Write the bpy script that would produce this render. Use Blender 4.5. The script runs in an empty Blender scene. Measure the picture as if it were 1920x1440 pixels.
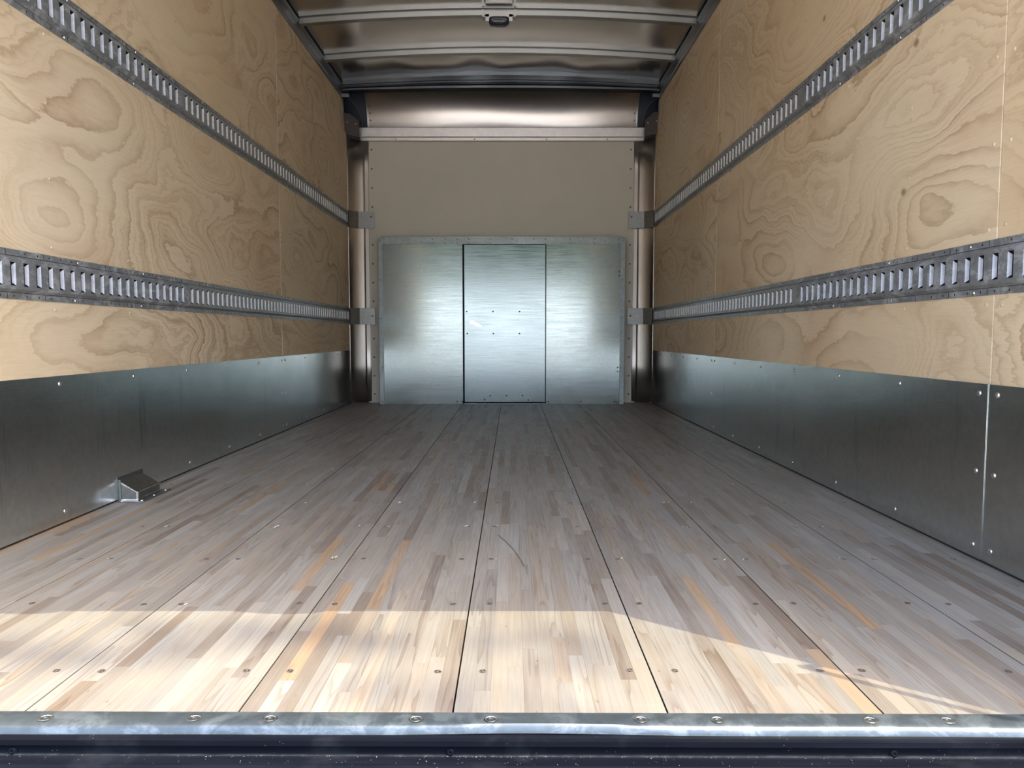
import bpy, bmesh, math, random
from mathutils import Vector, Matrix
R = math.radians
S = bpy.context.scene
C = S.collection
random.seed(11)

# ------------------------------------------------------------------ camera
CX, CZ = 0.084, 0.533
cam_d = bpy.data.cameras.new('camera'); cam = bpy.data.objects.new('camera', cam_d); C.objects.link(cam)
cam.location = (CX, 0, CZ); cam.rotation_euler = (R(90 - 3.87), 0, 0)
cam_d.sensor_width = 36; cam_d.lens = 1331 / 1920 * 36; cam_d.clip_start = 0.02; cam_d.clip_end = 500
S.camera = cam
# ------------------------------------------------------------------ world, sun, exposure
w = bpy.data.worlds.new('sky'); S.world = w; w.use_nodes = True
nt = w.node_tree; nt.nodes.clear()
sky = nt.nodes.new('ShaderNodeTexSky'); sky.sky_type = 'NISHITA'; sky.sun_disc = False
sky.sun_elevation = R(62); sky.sun_rotation = R(126); sky.air_density = 1.0; sky.dust_density = 4.0; sky.ozone_density = 1.0
bg = nt.nodes.new('ShaderNodeBackground'); bg.inputs[1].default_value = 0.82
ou = nt.nodes.new('ShaderNodeOutputWorld'); nt.links.new(sky.outputs[0], bg.inputs[0]); nt.links.new(bg.outputs[0], ou.inputs[0])
SUN_DIR = Vector((-0.418, 0.307, -1.0)).normalized()
sd = bpy.data.lights.new('sun', 'SUN'); sd.energy = 4.7; sd.angle = R(0.14); sd.color = (1.0, 0.90, 0.63)
so = bpy.data.objects.new('sun', sd); C.objects.link(so); so.rotation_euler = SUN_DIR.to_track_quat('-Z', 'Y').to_euler()
so.location = (5, -4, 12)
S.view_settings.view_transform = 'Standard'; S.view_settings.look = 'None'
S.view_settings.gamma = 1.0; S.view_settings.use_curve_mapping = False
S.view_settings.exposure = 0.35
S.cycles.max_bounces = 16; S.cycles.diffuse_bounces = 10; S.cycles.glossy_bounces = 8
S.cycles.use_denoising = True
S.cycles.sample_clamp_indirect = 6.0; S.cycles.caustics_reflective = True

# ------------------------------------------------------------------ material helper
class NT:
    def __init__(self, name):
        self.m = bpy.data.materials.new(name); self.m.use_nodes = True
        self.t = self.m.node_tree; self.t.nodes.clear()
        self.out = self.n('ShaderNodeOutputMaterial'); self.p = self.n('ShaderNodeBsdfPrincipled')
        self.l(self.p.outputs[0], self.out.inputs[0])
    def n(self, t, **kw):
        x = self.t.nodes.new(t)
        for k, v in kw.items(): setattr(x, k, v)
        return x
    def l(self, a, b): self.t.links.new(a, b)
    def set(self, s, v):
        if hasattr(v, 'is_output') or isinstance(v, bpy.types.NodeSocket): self.l(v, s)
        else: s.default_value = v
    def math(self, op, a, b=None, c=None, clamp=False):
        x = self.n('ShaderNodeMath', operation=op, use_clamp=clamp)
        self.set(x.inputs[0], a)
        if b is not None: self.set(x.inputs[1], b)
        if c is not None: self.set(x.inputs[2], c)
        return x.outputs[0]
    def vm(self, op, a, b=None):
        x = self.n('ShaderNodeVectorMath', operation=op); self.set(x.inputs[0], a)
        if b is not None: self.set(x.inputs[1], b)
        return x.outputs[0]
    def pos(self, scale=(1, 1, 1)):
        return self.vm('MULTIPLY', self.n('ShaderNodeNewGeometry').outputs['Position'], scale)
    def noise(self, vec, scale, detail=2.0, rough=0.5, dist=0.0):
        x = self.n('ShaderNodeTexNoise'); self.l(vec, x.inputs['Vector'])
        x.inputs['Scale'].default_value = scale; x.inputs['Detail'].default_value = detail
        x.inputs['Roughness'].default_value = rough; x.inputs['Distortion'].default_value = dist
        return x.outputs['Fac']
    def voro(self, vec, scale, feature='F1', smooth=0.5, rnd=1.0):
        x = self.n('ShaderNodeTexVoronoi', feature=feature); self.l(vec, x.inputs['Vector'])
        x.inputs['Scale'].default_value = scale; x.inputs['Randomness'].default_value = rnd
        if feature == 'SMOOTH_F1': x.inputs['Smoothness'].default_value = smooth
        return x.outputs['Distance']
    def ramp(self, f, stops, mode='LINEAR'):
        x = self.n('ShaderNodeValToRGB'); self.l(f, x.inputs[0]); cr = x.color_ramp; cr.interpolation = mode
        while len(cr.elements) > 1: cr.elements.remove(cr.elements[-1])
        cr.elements[0].position = stops[0][0]; cr.elements[0].color = col(stops[0][1])
        for p, c in stops[1:]:
            e = cr.elements.new(p); e.color = col(c)
        return x.outputs[0]
    def mix(self, f, a, b, mode='MIX'):
        x = self.n('ShaderNodeMix', data_type='RGBA', blend_type=mode)
        self.set(x.inputs[0], f); self.set(x.inputs[6], col(a)); self.set(x.inputs[7], col(b))
        return x.outputs[2]
    def rng(self, f, a, b, c, d):
        x = self.n('ShaderNodeMapRange'); self.l(f, x.inputs[0])
        for i, v in enumerate((a, b, c, d)): x.inputs[i + 1].default_value = v
        return x.outputs[0]
    def bump(self, h, strength, dist):
        x = self.n('ShaderNodeBump'); x.inputs['Strength'].default_value = strength; x.inputs['Distance'].default_value = dist
        self.l(h, x.inputs['Height']); self.l(x.outputs[0], self.p.inputs['Normal']); return x
    def fin(self, base, rough=0.5, metal=0.0, spec=None, aniso=None):
        self.set(self.p.inputs['Base Color'], col(base)); self.set(self.p.inputs['Roughness'], rough)
        self.set(self.p.inputs['Metallic'], metal)
        if spec is not None: self.p.inputs['Specular IOR Level'].default_value = spec
        return self.m
def col(c):
    if isinstance(c, bpy.types.NodeSocket): return c
    if isinstance(c, (int, float)): return (c, c, c, 1)
    return (c[0], c[1], c[2], 1)

# ------------------------------------------------------------------ materials
def mat_plywood():
    k = NT('pine_plywood')
    rnd = k.n('ShaderNodeObjectInfo').outputs['Random']
    off = k.n('ShaderNodeCombineXYZ'); 
    k.l(k.math('MULTIPLY', rnd, 37.0), off.inputs[0]); k.l(k.math('MULTIPLY', rnd, 91.0), off.inputs[1]); k.l(k.math('MULTIPLY', rnd, 53.0), off.inputs[2])
    P = k.vm('ADD', k.pos((0.4, 0.62, 1.15)), off.outputs[0])
    warp = k.n('ShaderNodeTexNoise'); k.l(P, warp.inputs['Vector']); warp.inputs['Scale'].default_value = 3.2; warp.inputs['Detail'].default_value = 2
    P2 = k.vm('ADD', P, k.vm('MULTIPLY', k.vm('SUBTRACT', warp.outputs['Color'], (0.5, 0.5, 0.5)), (0.22, 0.22, 0.22)))
    h = k.noise(P2, 1.7, 1.2, 0.45, 0.2)
    v = k.voro(P2, 2.3, 'SMOOTH_F1', 0.6)
    fine = k.noise(k.vm('ADD', k.pos((1, 9, 26)), off.outputs[0]), 2.2, 4, 0.6)
    ph = k.math('ADD', k.math('MULTIPLY', h, 11.0), k.math('MULTIPLY', v, 7.0))
    ph = k.math('ADD', ph, k.math('MULTIPLY', fine, 0.55))
    fr = k.math('FRACT', ph)
    band = k.math('POWER', fr, 3.6)
    edge = k.math('MULTIPLY', band, k.rng(fr, 1.0, 0.93, 0.0, 1.0))
    amp = k.rng(k.noise(P, 2.6, 2, 0.5), 0.38, 0.64, 0.10, 1.0)
    f1 = k.math('MULTIPLY', edge, amp, clamp=True)
    # second, finer family of rings that shows only in places
    fr2 = k.math('FRACT', k.math('MULTIPLY', ph, 2.7))
    e2 = k.math('MULTIPLY', k.math('POWER', fr2, 3.5), k.rng(fr2, 1.0, 0.9, 0.0, 1.0))
    amp2 = k.rng(k.noise(P, 1.7, 1, 0.5), 0.42, 0.62, 0.0, 0.7)
    f = k.math('ADD', f1, k.math('MULTIPLY', e2, amp2), clamp=True)
    lowc = k.noise(P, 1.4, 2, 0.5)
    base = k.mix(k.rng(lowc, 0.3, 0.7, 0, 1), (0.665, 0.512, 0.320), (0.73, 0.605, 0.415))
    pink = k.rng(k.noise(P2, 3.0, 2, 0.5), 0.55, 0.75, 0.0, 0.55)
    base = k.mix(pink, base, (0.58, 0.40, 0.25))
    c = k.mix(k.math('MULTIPLY', f, 0.92), base, (0.36, 0.225, 0.12))
    strk = k.noise(k.vm('ADD', k.pos((1, 6, 160)), off.outputs[0]), 2.0, 3, 0.6)
    c = k.mix(k.rng(strk, 0.3, 0.7, 0.0, 0.14), c, (0.42, 0.27, 0.15), 'MIX')
    # small knots and pencil-dark flecks
    kn = k.voro(k.vm('ADD', k.pos((0.5, 0.8, 1.0)), off.outputs[0]), 3.1)
    c = k.mix(k.rng(kn, 0.045, 0.02, 0.0, 0.75), c, (0.20, 0.10, 0.05))
    k.bump(k.math('ADD', fine, k.math('MULTIPLY', strk, 0.6)), 0.12, 0.0015)
    return k.fin(c, k.rng(strk, 0.3, 0.7, 0.46, 0.62), 0.0, 0.35)

def mat_stave(name, board=False):
    k = NT(name)
    at = k.n('ShaderNodeAttribute', attribute_name='tint'); sep = k.n('ShaderNodeSeparateColor'); k.l(at.outputs['Color'], sep.inputs[0])
    t1, t2, t3 = sep.outputs[0], sep.outputs[1], sep.outputs[2]
    off = k.n('ShaderNodeCombineXYZ'); k.l(k.math('MULTIPLY', t2, 40.0), off.inputs[0]); k.l(k.math('MULTIPLY', t3, 70.0), off.inputs[1])
    base = k.ramp(t1, [(0.0, (0.165, 0.138, 0.114)), (0.15, (0.192, 0.170, 0.146)), (0.35, (0.220, 0.203, 0.178)), (0.65, (0.240, 0.225, 0.200)), (0.90, (0.275, 0.262, 0.236)), (0.93, (0.28, 0.26, 0.23)), (1.0, (0.275, 0.205, 0.140))])
    base = k.mix(k.rng(t2, 0.55, 1.0, 0.0, 0.55), base, k.mix(1.0, base, (0.93, 1.0, 1.10), 'MULTIPLY'))
    base = k.mix(k.rng(t2, 0.30, 0.0, 0.0, 0.6), base, k.mix(1.0, base, (1.10, 0.98, 0.86), 'MULTIPLY'))
    P = k.vm('ADD', k.pos((30, 1.6, 1)), off.outputs[0])
    wr = k.noise(k.vm('ADD', k.pos((14, 0.9, 1)), off.outputs[0]), 1.0, 2, 0.5)
    g = k.math('FRACT', k.math('MULTIPLY', k.math('ADD', wr, k.math('MULTIPLY', k.noise(P, 1.2, 2, 0.5), 0.35)), 13.0))
    gl = k.math('MULTIPLY', k.math('POWER', g, 3.0), k.rng(t3, 0.1, 0.8, 0.0, 0.8))
    fib = k.noise(k.vm('ADD', k.pos((260, 7, 1)), off.outputs[0]), 1.0, 3, 0.6)
    c = k.mix(gl, base, k.mix(1.0, base, (0.62, 0.52, 0.45), 'MULTIPLY'))
    c = k.mix(k.rng(fib, 0.35, 0.75, 0.0, 0.45), c, k.mix(1.0, c, (0.66, 0.61, 0.56), 'MULTIPLY'))
    # pale bleached patches and grey wear lying over the boards
    blea = k.noise(k.pos((1.6, 1.0, 1)), 2.4, 4, 0.6)
    c = k.mix(k.rng(blea, 0.5, 0.75, 0.0, 0.35), c, (0.29, 0.29, 0.28))
    dirt = k.noise(k.pos((3.0, 1.4, 1)), 1.3, 5, 0.62)
    c = k.mix(k.rng(dirt, 0.52, 0.78, 0.0, 0.30), c, (0.145, 0.122, 0.10))
    spk = k.voro(k.pos((1, 0.6, 1)), 34.0)
    sel = k.noise(k.pos((1, 1, 1)), 17.0, 1, 0.5)
    c = k.mix(k.math('MULTIPLY', k.rng(spk, 0.10, 0.05, 0.0, 0.75), k.rng(sel, 0.55, 0.60, 0.0, 1.0)), c, (0.13, 0.085, 0.06))
    k.bump(fib, 0.10, 0.0006)
    return k.fin(c, k.rng(fib, 0.3, 0.7, 0.42, 0.6), 0.0, 0.5)

def mat_galv(name, base, rough=(0.26, 0.4), streak=(0.0, 6, 300), scuff=0.0, bump=0.06, dark=(0.10, 0.11, 0.12), spangle=0.12, wave=0.0, metal=1.0):
    k = NT(name)
    P = k.pos((1, 1, 1))
    sp = k.noise(P, 60, 3, 0.6)
    st = k.noise(k.pos((streak[1], streak[1], streak[2])), 1.0, 3, 0.65)
    big = k.noise(P, 2.2, 3, 0.6)
    b = col(base); lo = tuple(x * (1 - spangle * 2) for x in b[:3])
    c = k.mix(k.rng(sp, 0.3, 0.7, 0.0, 1.0), lo, b[:3])
    c = k.mix(k.rng(st, 0.45, 0.8, 0.0, 0.35), c, tuple(x * 0.7 for x in b[:3]))
    if scuff > 0:
        s1 = k.noise(k.pos((1, 1.0, 1.8)), 16, 5, 0.7, 0.5)
        c = k.mix(k.rng(s1, 0.48, 0.60, 0.0, scuff), c, tuple(min(1, x * 2.0 + 0.1) for x in b[:3]))
        s2 = k.noise(k.pos((1, 0.8, 2.5)), 23, 4, 0.7)
        c = k.mix(k.rng(s2, 0.5, 0.68, 0.0, scuff), c, dark)
    rr = k.math('ADD', k.rng(big, 0.3, 0.7, rough[0], rough[1]), k.rng(st, 0.3, 0.8, -0.02, 0.06))
    h = k.math('ADD', k.math('MULTIPLY', st, 0.6), k.math('MULTIPLY', sp, 0.4))
    if wave: h = k.math('ADD', h, k.math('MULTIPLY', big, wave))
    k.bump(h, bump, 0.002)
    return k.fin(c, rr, metal)

def mat_kick():
    k = NT('galvanised_kick_plate')
    P = k.pos((1, 1, 1))
    sp = k.noise(P, 55, 3, 0.6)
    vst = k.noise(k.pos((1, 26, 2.2)), 1.0, 4, 0.65)
    hst = k.noise(k.pos((1, 2.5, 240)), 1.0, 3, 0.6)
    big = k.noise(P, 1.8, 3, 0.6)
    c = k.mix(k.rng(sp, 0.3, 0.7, 0, 1), (0.60, 0.635, 0.63), (0.70, 0.735, 0.73))
    c = k.mix(k.rng(vst, 0.60, 0.78, 0, 0.55), c, (0.20, 0.23, 0.24))
    # thin pale scratches: contour lines of a stretched noise, only in places
    n1 = k.noise(k.pos((1, 1.3, 5.0)), 1.6, 2, 0.4, 1.2)
    ln = k.math('ABSOLUTE', k.math('SUBTRACT', k.math('FRACT', k.math('MULTIPLY', n1, 9.0)), 0.5))
    msk = k.rng(k.noise(P, 3.4, 2, 0.5), 0.58, 0.66, 0, 1)
    c = k.mix(k.math('MULTIPLY', k.rng(ln, 0.035, 0.0, 0.0, 0.8), msk), c, (0.62, 0.66, 0.68))
    sm = k.noise(k.pos((1, 1, 1.6)), 7.0, 5, 0.72, 0.4)
    c = k.mix(k.rng(sm, 0.64, 0.74, 0.0, 0.5), c, (0.60, 0.65, 0.66))
    k.bump(k.math('ADD', k.math('MULTIPLY', hst, 0.5), k.math('ADD', k.math('MULTIPLY', sp, 0.35), k.math('MULTIPLY', big, 2.0))), 0.10, 0.0016)
    return k.fin(c, k.rng(big, 0.3, 0.7, 0.17, 0.27), 1.0)

def mat_simple(name, base, rough, metal=0.0, nscale=30, var=0.15, bump=0.0, spec=None):
    k = NT(name); n = k.noise(k.pos(), nscale, 4, 0.6)
    c = k.mix(k.rng(n, 0.3, 0.7, 0, 1), tuple(x * (1 - var) for x in base), tuple(min(1, x * (1 + var)) for x in base))
    if bump: k.bump(n, bump, 0.002)
    return k.fin(c, k.rng(n, 0.3, 0.7, rough - 0.05, rough + 0.06), metal, spec)

def mat_alu(name, base, rough, horiz=True):
    k = NT(name)
    st = k.noise(k.pos((2.2, 2.2, 200) if horiz else (160, 160, 1.6)), 1.0, 3, 0.6)
    bl = k.noise(k.pos((1, 1, 1)), 3.0, 3, 0.6)
    c = k.mix(k.rng(bl, 0.3, 0.7, 0, 1), tuple(x * 0.86 for x in base), base)
    c = k.mix(k.rng(st, 0.5, 0.8, 0, 0.25), c, tuple(x * 0.7 for x in base))
    k.bump(st, 0.015, 0.0005)
    return k.fin(c, k.rng(bl, 0.3, 0.7, rough - 0.015, rough + 0.03), 1.0)

def mat_bumper():
    k = NT('black_painted_steel')
    n = k.noise(k.pos((2, 30, 30)), 1.0, 5, 0.65)
    f = k.noise(k.pos(), 9, 4, 0.65)
    c = k.mix(k.rng(n, 0.5, 0.8, 0, 0.5), (0.005, 0.006, 0.010), (0.018, 0.021, 0.03))
    c = k.mix(k.rng(f, 0.55, 0.8, 0, 0.4), c, (0.035, 0.04, 0.05))
    v = k.voro(k.pos(), 190.0); s = k.noise(k.pos(), 25, 2, 0.5)
    c = k.mix(k.math('MULTIPLY', k.rng(v, 0.16, 0.08, 0, 1), k.rng(s, 0.60, 0.68, 0, 0.35)), c, (0.35, 0.35, 0.33))
    k.bump(f, 0.1, 0.001)
    return k.fin(c, k.rng(f, 0.3, 0.7, 0.3, 0.45), 0.0, 0.06)

M = dict(
    ply=mat_plywood(), stave=mat_stave('oak_stave'), kick=mat_kick(),
    seam=mat_simple('dark_seam', (0.02, 0.018, 0.016), 0.9),
    sheet=mat_galv('galvanised_sheet', (0.26, 0.298, 0.29), (0.12, 0.17), (0, 5, 90), 0.0, 0.06, wave=1.5, spangle=0.06),
    doorsheet=mat_galv('galvanised_door_sheet', (0.245, 0.285, 0.287), (0.13, 0.18), (0, 4, 110), 0.0, 0.05, wave=1.5, spangle=0.05),
    flange=mat_galv('galvanised_flange', (0.24, 0.27, 0.265), (0.36, 0.46), (0, 5, 60), 0.0, 0.05),
    track_old=mat_galv('scuffed_track_steel', (0.25, 0.26, 0.265), (0.34, 0.48), (0, 8, 60), 0.5, 0.10, dark=(0.13, 0.135, 0.14), metal=0.35),
    track_new=mat_galv('clean_track_steel', (0.33, 0.34, 0.335), (0.34, 0.44), (0, 8, 60), 0.10, 0.05, metal=0.5),
    zinc=mat_simple('bright_zinc', (0.75, 0.77, 0.78), 0.28, 1.0, 80),
    zinc_dull=mat_simple('dull_zinc', (0.28, 0.30, 0.31), 0.4, 1.0, 80),
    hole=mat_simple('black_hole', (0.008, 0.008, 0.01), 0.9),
    roof=mat_alu('roof_aluminium', (0.52, 0.495, 0.46), 0.19),
    bow=mat_alu('bow_steel', (0.34, 0.345, 0.335), 0.34),
    rail=mat_alu('rail_aluminium', (0.20, 0.21, 0.215), 0.36, False),
    nose=mat_alu('nose_aluminium', (0.42, 0.385, 0.35), 0.24),
    post=mat_alu('post_aluminium', (0.62, 0.585, 0.545), 0.30, False),
    header=mat_alu('header_steel', (0.13, 0.145, 0.16), 0.3),
    trim=mat_simple('matt_aluminium_trim', (0.62, 0.59, 0.55), 0.42, 1.0, 20, 0.08),
    beige=mat_simple('beige_laminate', (0.52, 0.485, 0.395), 0.5, 0.0, 2.5, 0.05, 0.03),
    rivet_dark=mat_simple('dull_rivet', (0.16, 0.14, 0.12), 0.5, 0.6),
    navy=mat_simple('dark_corner_shell', (0.010, 0.014, 0.024), 0.6, 0.0, 12, 0.3, 0.05),
    gusset=mat_simple('bare_gusset_steel', (0.055, 0.045, 0.04), 0.5, 0.15, 12),
    bracket_a=mat_galv('bracket_steel', (0.28, 0.285, 0.275), (0.32, 0.42), (0, 8, 60), 0.0, 0.05),
    rivet_wood=mat_simple('wood_coloured_rivet', (0.60, 0.46, 0.30), 0.35, 0.0),
    lamp_body=mat_simple('smoked_lamp_plastic', (0.03, 0.032, 0.04), 0.25),
    bumper=mat_bumper(),
    sill=mat_galv('worn_sill_steel', (0.095, 0.12, 0.14), (0.24, 0.36), (0, 8, 50), 0.35, 0.10, dark=(0.06, 0.08, 0.10), metal=0.55),
    white=mat_simple('white_paint', (0.8, 0.82, 0.82), 0.35),
    ground=mat_simple('sunlit_concrete', (0.52, 0.51, 0.49), 0.85, 0, 3, 0.12),
    screw_dirt=mat_simple('screw_dirt', (0.10, 0.085, 0.075), 0.8, 0.0, 400, 0.5),
    lever=mat_simple('polished_lever', (0.93, 0.93, 0.92), 0.12, 0.9),
    chip=mat_simple('wood_chip', (0.55, 0.45, 0.33), 0.8), dust=mat_simple('pale_crumb', (0.38, 0.37, 0.33), 0.9),
    leaf=mat_simple('tree_green', (0.05, 0.08, 0.03), 0.8, 0, 4, 0.4),
    wall_out=mat_simple('white_outside_wall', (0.75, 0.76, 0.76), 0.7, 0, 1, 0.03),
)

# ------------------------------------------------------------------ geometry helpers
def link(name, bm, mats, parent=None, smooth=False, kind=None, loc=None, label=None):
    me = bpy.data.meshes.new(name)
    bmesh.ops.recalc_face_normals(bm, faces=bm.faces[:]) if smooth != 'raw' else None
    bm.to_mesh(me); bm.free()
    for m in (mats if isinstance(mats, (list, tuple)) else [mats]): me.materials.append(m)
    if smooth is True:
        for p in me.polygons: p.use_smooth = True
        try: me.set_sharp_from_angle(angle=R(35))
        except Exception: pass
    o = bpy.data.objects.new(name, me); C.objects.link(o)
    if parent is not None: o.parent = parent
    if loc is not None: o.location = loc
    if kind: o['kind'] = kind
    if label: o['label'] = label
    return o
def inst(src, parent, loc, rot=None, name=None):
    o = src.copy(); C.objects.link(o)
    if parent is not None: o.parent = parent
    o.location = loc
    if rot is not None: o.rotation_euler = rot
    return o
def thing(name, label, cat, loc=(0, 0, 0), group=None):
    o = bpy.data.objects.new(name, None); C.objects.link(o); o.empty_display_size = 0.05
    o.location = loc; o['label'] = label; o['category'] = cat
    if group: o['group'] = group
    return o
def struct(o, kind='structure', label=None):
    o['kind'] = kind
    if label: o['label'] = label
    return o
def box(bm, x0, x1, y0, y1, z0, z1, mi=0, bevel=0.0):
    vs = [bm.verts.new((x, y, z)) for z in (z0, z1) for y in (y0, y1) for x in (x0, x1)]
    fs = []
    for f in ((0, 2, 3, 1), (4, 5, 7, 6), (0, 1, 5, 4), (2, 6, 7, 3), (0, 4, 6, 2), (1, 3, 7, 5)):
        q = bm.faces.new([vs[i] for i in f]); q.material_index = mi; fs.append(q)
    if bevel:
        es = set(e for f in fs for e in f.edges)
        bmesh.ops.bevel(bm, geom=list(es), offset=bevel, segments=2, affect='EDGES', profile=0.5)
    return vs
def quad(bm, pts, mi=0):
    f = bm.faces.new([bm.verts.new(p) for p in pts]); f.material_index = mi; return f
def sweep(bm, prof, path, mi=0, caps=True):
    """prof: list of (a,b); path: list of functions (a,b)->point"""
    rings = [[bm.verts.new(fn(a, b)) for a, b in prof] for fn in path]
    n = len(prof)
    for r0, r1 in zip(rings[:-1], rings[1:]):
        for i in range(n):
            f = bm.faces.new((r0[i], r0[(i + 1) % n], r1[(i + 1) % n], r1[i])); f.material_index = mi
    if caps:
        bm.faces.new(rings[0]).material_index = mi; bm.faces.new(list(reversed(rings[-1]))).material_index = mi
    return rings
def dome(bm, c, n, r, h=None, seg=10, rings=2, mi=0, socket=True):
    """rounded screw or rivet head: dome on a surface with normal n"""
    h = h or r * 0.45
    q = Vector(n).to_track_quat('Z', 'Y'); c = Vector(c)
    prev = None
    for j in range(rings + 1):
        a = j / (rings + (0.35 if socket else 0)) * math.pi / 2
        rr, zz = r * math.cos(a), h * math.sin(a)
        if j == rings and not socket: rr = 0
        ring = [bm.verts.new(c + q @ Vector((rr * math.cos(2 * math.pi * i / seg), rr * math.sin(2 * math.pi * i / seg), zz))) for i in range(seg)] if rr > 1e-6 else [bm.verts.new(c + q @ Vector((0, 0, zz)))]
        if prev:
            for i in range(seg):
                if len(ring) == 1: f = bm.faces.new((prev[i], prev[(i + 1) % seg], ring[0]))
                else: f = bm.faces.new((prev[i], prev[(i + 1) % seg], ring[(i + 1) % seg], ring[i]))
                f.material_index = mi; f.smooth = True
        prev = ring
    if socket and len(prev) > 1:
        low = [bm.verts.new(v.co - q @ Vector((0, 0, h * 0.6))) for v in prev]
        for i in range(seg):
            bm.faces.new((prev[i], prev[(i + 1) % seg], low[(i + 1) % seg], low[i])).material_index = mi
        bm.faces.new(low).material_index = mi

# ------------------------------------------------------------------ the room's measures
XL, XR = -1.190, 1.190          # kick plate faces
PX = 1.1935                     # plywood faces
Y0, YE, YF = 0.77, 5.60, 5.68   # rear frame, end of side walls, front wall
BW = 0.3048
SEAMS = [-1.2192 + BW * i for i in range(9)]
SKEW = 0.0056
def sill_y(x, y=0.974): return y - SKEW * (x)
Z0 = -0.95                      # street level outside

# ------------------------------------------------------------------ floor
bm = bmesh.new(); box(bm, -1.23, 1.23, 0.935, YF + 0.06, -0.06, -0.03)
floor = struct(link('floor', bm, M['seam']), label='laminated hardwood truck floor laid in long boards')
staves = []
boards = []
for b in range(8):
    x0, x1 = SEAMS[b] + 0.0013, SEAMS[b + 1] - 0.0013
    if b == 0: x0 = -1.196
    if b == 7: x1 = 1.196
    bm = bmesh.new()
    vs = box(bm, x0, x1, 0, YF + 0.05, -0.0295, -0.0016)
    for v in vs:
        if v.co.y < 1: v.co.y = sill_y(v.co.x)
    boards.append(link('floor_board', bm, M['seam'], floor))
    n = max(1, round((x1 - x0) / 0.0252)); sw = (x1 - x0) / n
    for s in range(n):
        xa, xb = x0 + s * sw, x0 + (s + 1) * sw
        y = sill_y((xa + xb) / 2) ; ye = YF + 0.05
        first = random.uniform(0.05, 0.5)
        while y < ye - 0.01:
            L = first if first else random.triangular(0.14, 0.70, 0.34); first = None
            yb = min(y + L, ye)
            if ye - yb < 0.08: yb = ye
            t = random.random(); t = min(1, max(0, random.gauss(0.48, 0.23)))
            if random.random() < 0.010: t = 1.0
            elif random.random() < 0.05: t = 0.03
            if t > 0.9 and t < 1.0: t = 0.88
            staves.append((b, xa, xb, y, yb, (t, random.random(), random.random(), 1)))
            y = yb
def add_stave(bm, lay, xa, xb, ya, yb, tint):
    g, ch = 0.00006, 0.00013
    top = random.uniform(-0.00012, 0.0)
    z = -0.0016
    a = [(xa + g, ya + g), (xb - g, ya + g), (xb - g, yb - g), (xa + g, yb - g)]
    i = [(xa + g + ch, ya + g + ch), (xb - g - ch, ya + g + ch), (xb - g - ch, yb - g - ch), (xa + g + ch, yb - g - ch)]
    lo = [bm.verts.new((p[0], p[1], z)) for p in a]; mi = [bm.verts.new((p[0], p[1], top - ch * .6)) for p in a]; hi = [bm.verts.new((p[0], p[1], top)) for p in i]
    fs = [bm.faces.new(hi)]
    for q in range(4):
        r = (q + 1) % 4
        fs.append(bm.faces.new((lo[q], lo[r], mi[r], mi[q]))); fs.append(bm.faces.new((mi[q], mi[r], hi[r], hi[q])))
    for f in fs:
        for l in f.loops: l[lay] = tint
order = sorted(range(len(staves)), key=lambda i: (staves[i][3] + staves[i][4]) / 2 + 0.25 * abs((staves[i][1] + staves[i][2]) / 2 - CX))
# strips outside the picture's lower corners show little: the 300 that show largest stay single
near = set(order[:300])
far_bm = {}
for i, (b, xa, xb, ya, yb, tint) in enumerate(staves):
    if i in near:
        bm = bmesh.new(); lay = bm.loops.layers.float_color.new('tint')
        add_stave(bm, lay, xa, xb, ya, yb, tint); link('stave', bm, M['stave'], boards[b])
    else:
        if b not in far_bm:
            q = bmesh.new(); far_bm[b] = (q, q.loops.layers.float_color.new('tint'))
        add_stave(far_bm[b][0], far_bm[b][1], xa, xb, ya, yb, tint)
for b, (q, _) in far_bm.items(): link('staves', q, M['stave'], boards[b], kind='stuff')
# floor screws: two per board over every cross-member, sunk and half filled with dirt
bm = bmesh.new()
r = 0.0062
for j, (rr, zz, mi) in enumerate([(r, 0.00025, 0)]):
    ring = [bm.verts.new((rr * math.cos(a * math.pi / 5), rr * math.sin(a * math.pi / 5), zz)) for a in range(10)]
    inn = [bm.verts.new((rr * .72 * math.cos(a * math.pi / 5), rr * .72 * math.sin(a * math.pi / 5), zz + .0002)) for a in range(10)]
    cen = [bm.verts.new((rr * .34 * math.cos(a * math.pi / 5), rr * .34 * math.sin(a * math.pi / 5), zz + .00005)) for a in range(10)]
    for a in range(10):
        c2 = (a + 1) % 10
        bm.faces.new((ring[a], ring[c2], inn[c2], inn[a])).material_index = 1 if a % 5 != 2 else 0
        bm.faces.new((inn[a], inn[c2], cen[c2], cen[a])).material_index = 0 if a % 3 else 1
    bm.faces.new(cen).material_index = 1
screw0 = link('floor_screw', bm, [M['zinc_dull'], M['screw_dirt']], boards[0], smooth='raw')
first = True
for k in range(16):
    ys = 1.098 + 0.286 * k
    for b in range(8):
        for xs in (SEAMS[b] + 0.036, SEAMS[b + 1] - 0.036):
            if abs(xs) > 1.16: xs = math.copysign(1.145, xs)
            if b == 4 or b == 2 or True:
                p = (xs + random.uniform(-.004, .004), ys + random.uniform(-.003, .003), 0)
                if first: screw0.location = p; first = False; continue
                o = inst(screw0, boards[b], p, (0, 0, random.uniform(0, 6)))

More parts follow.
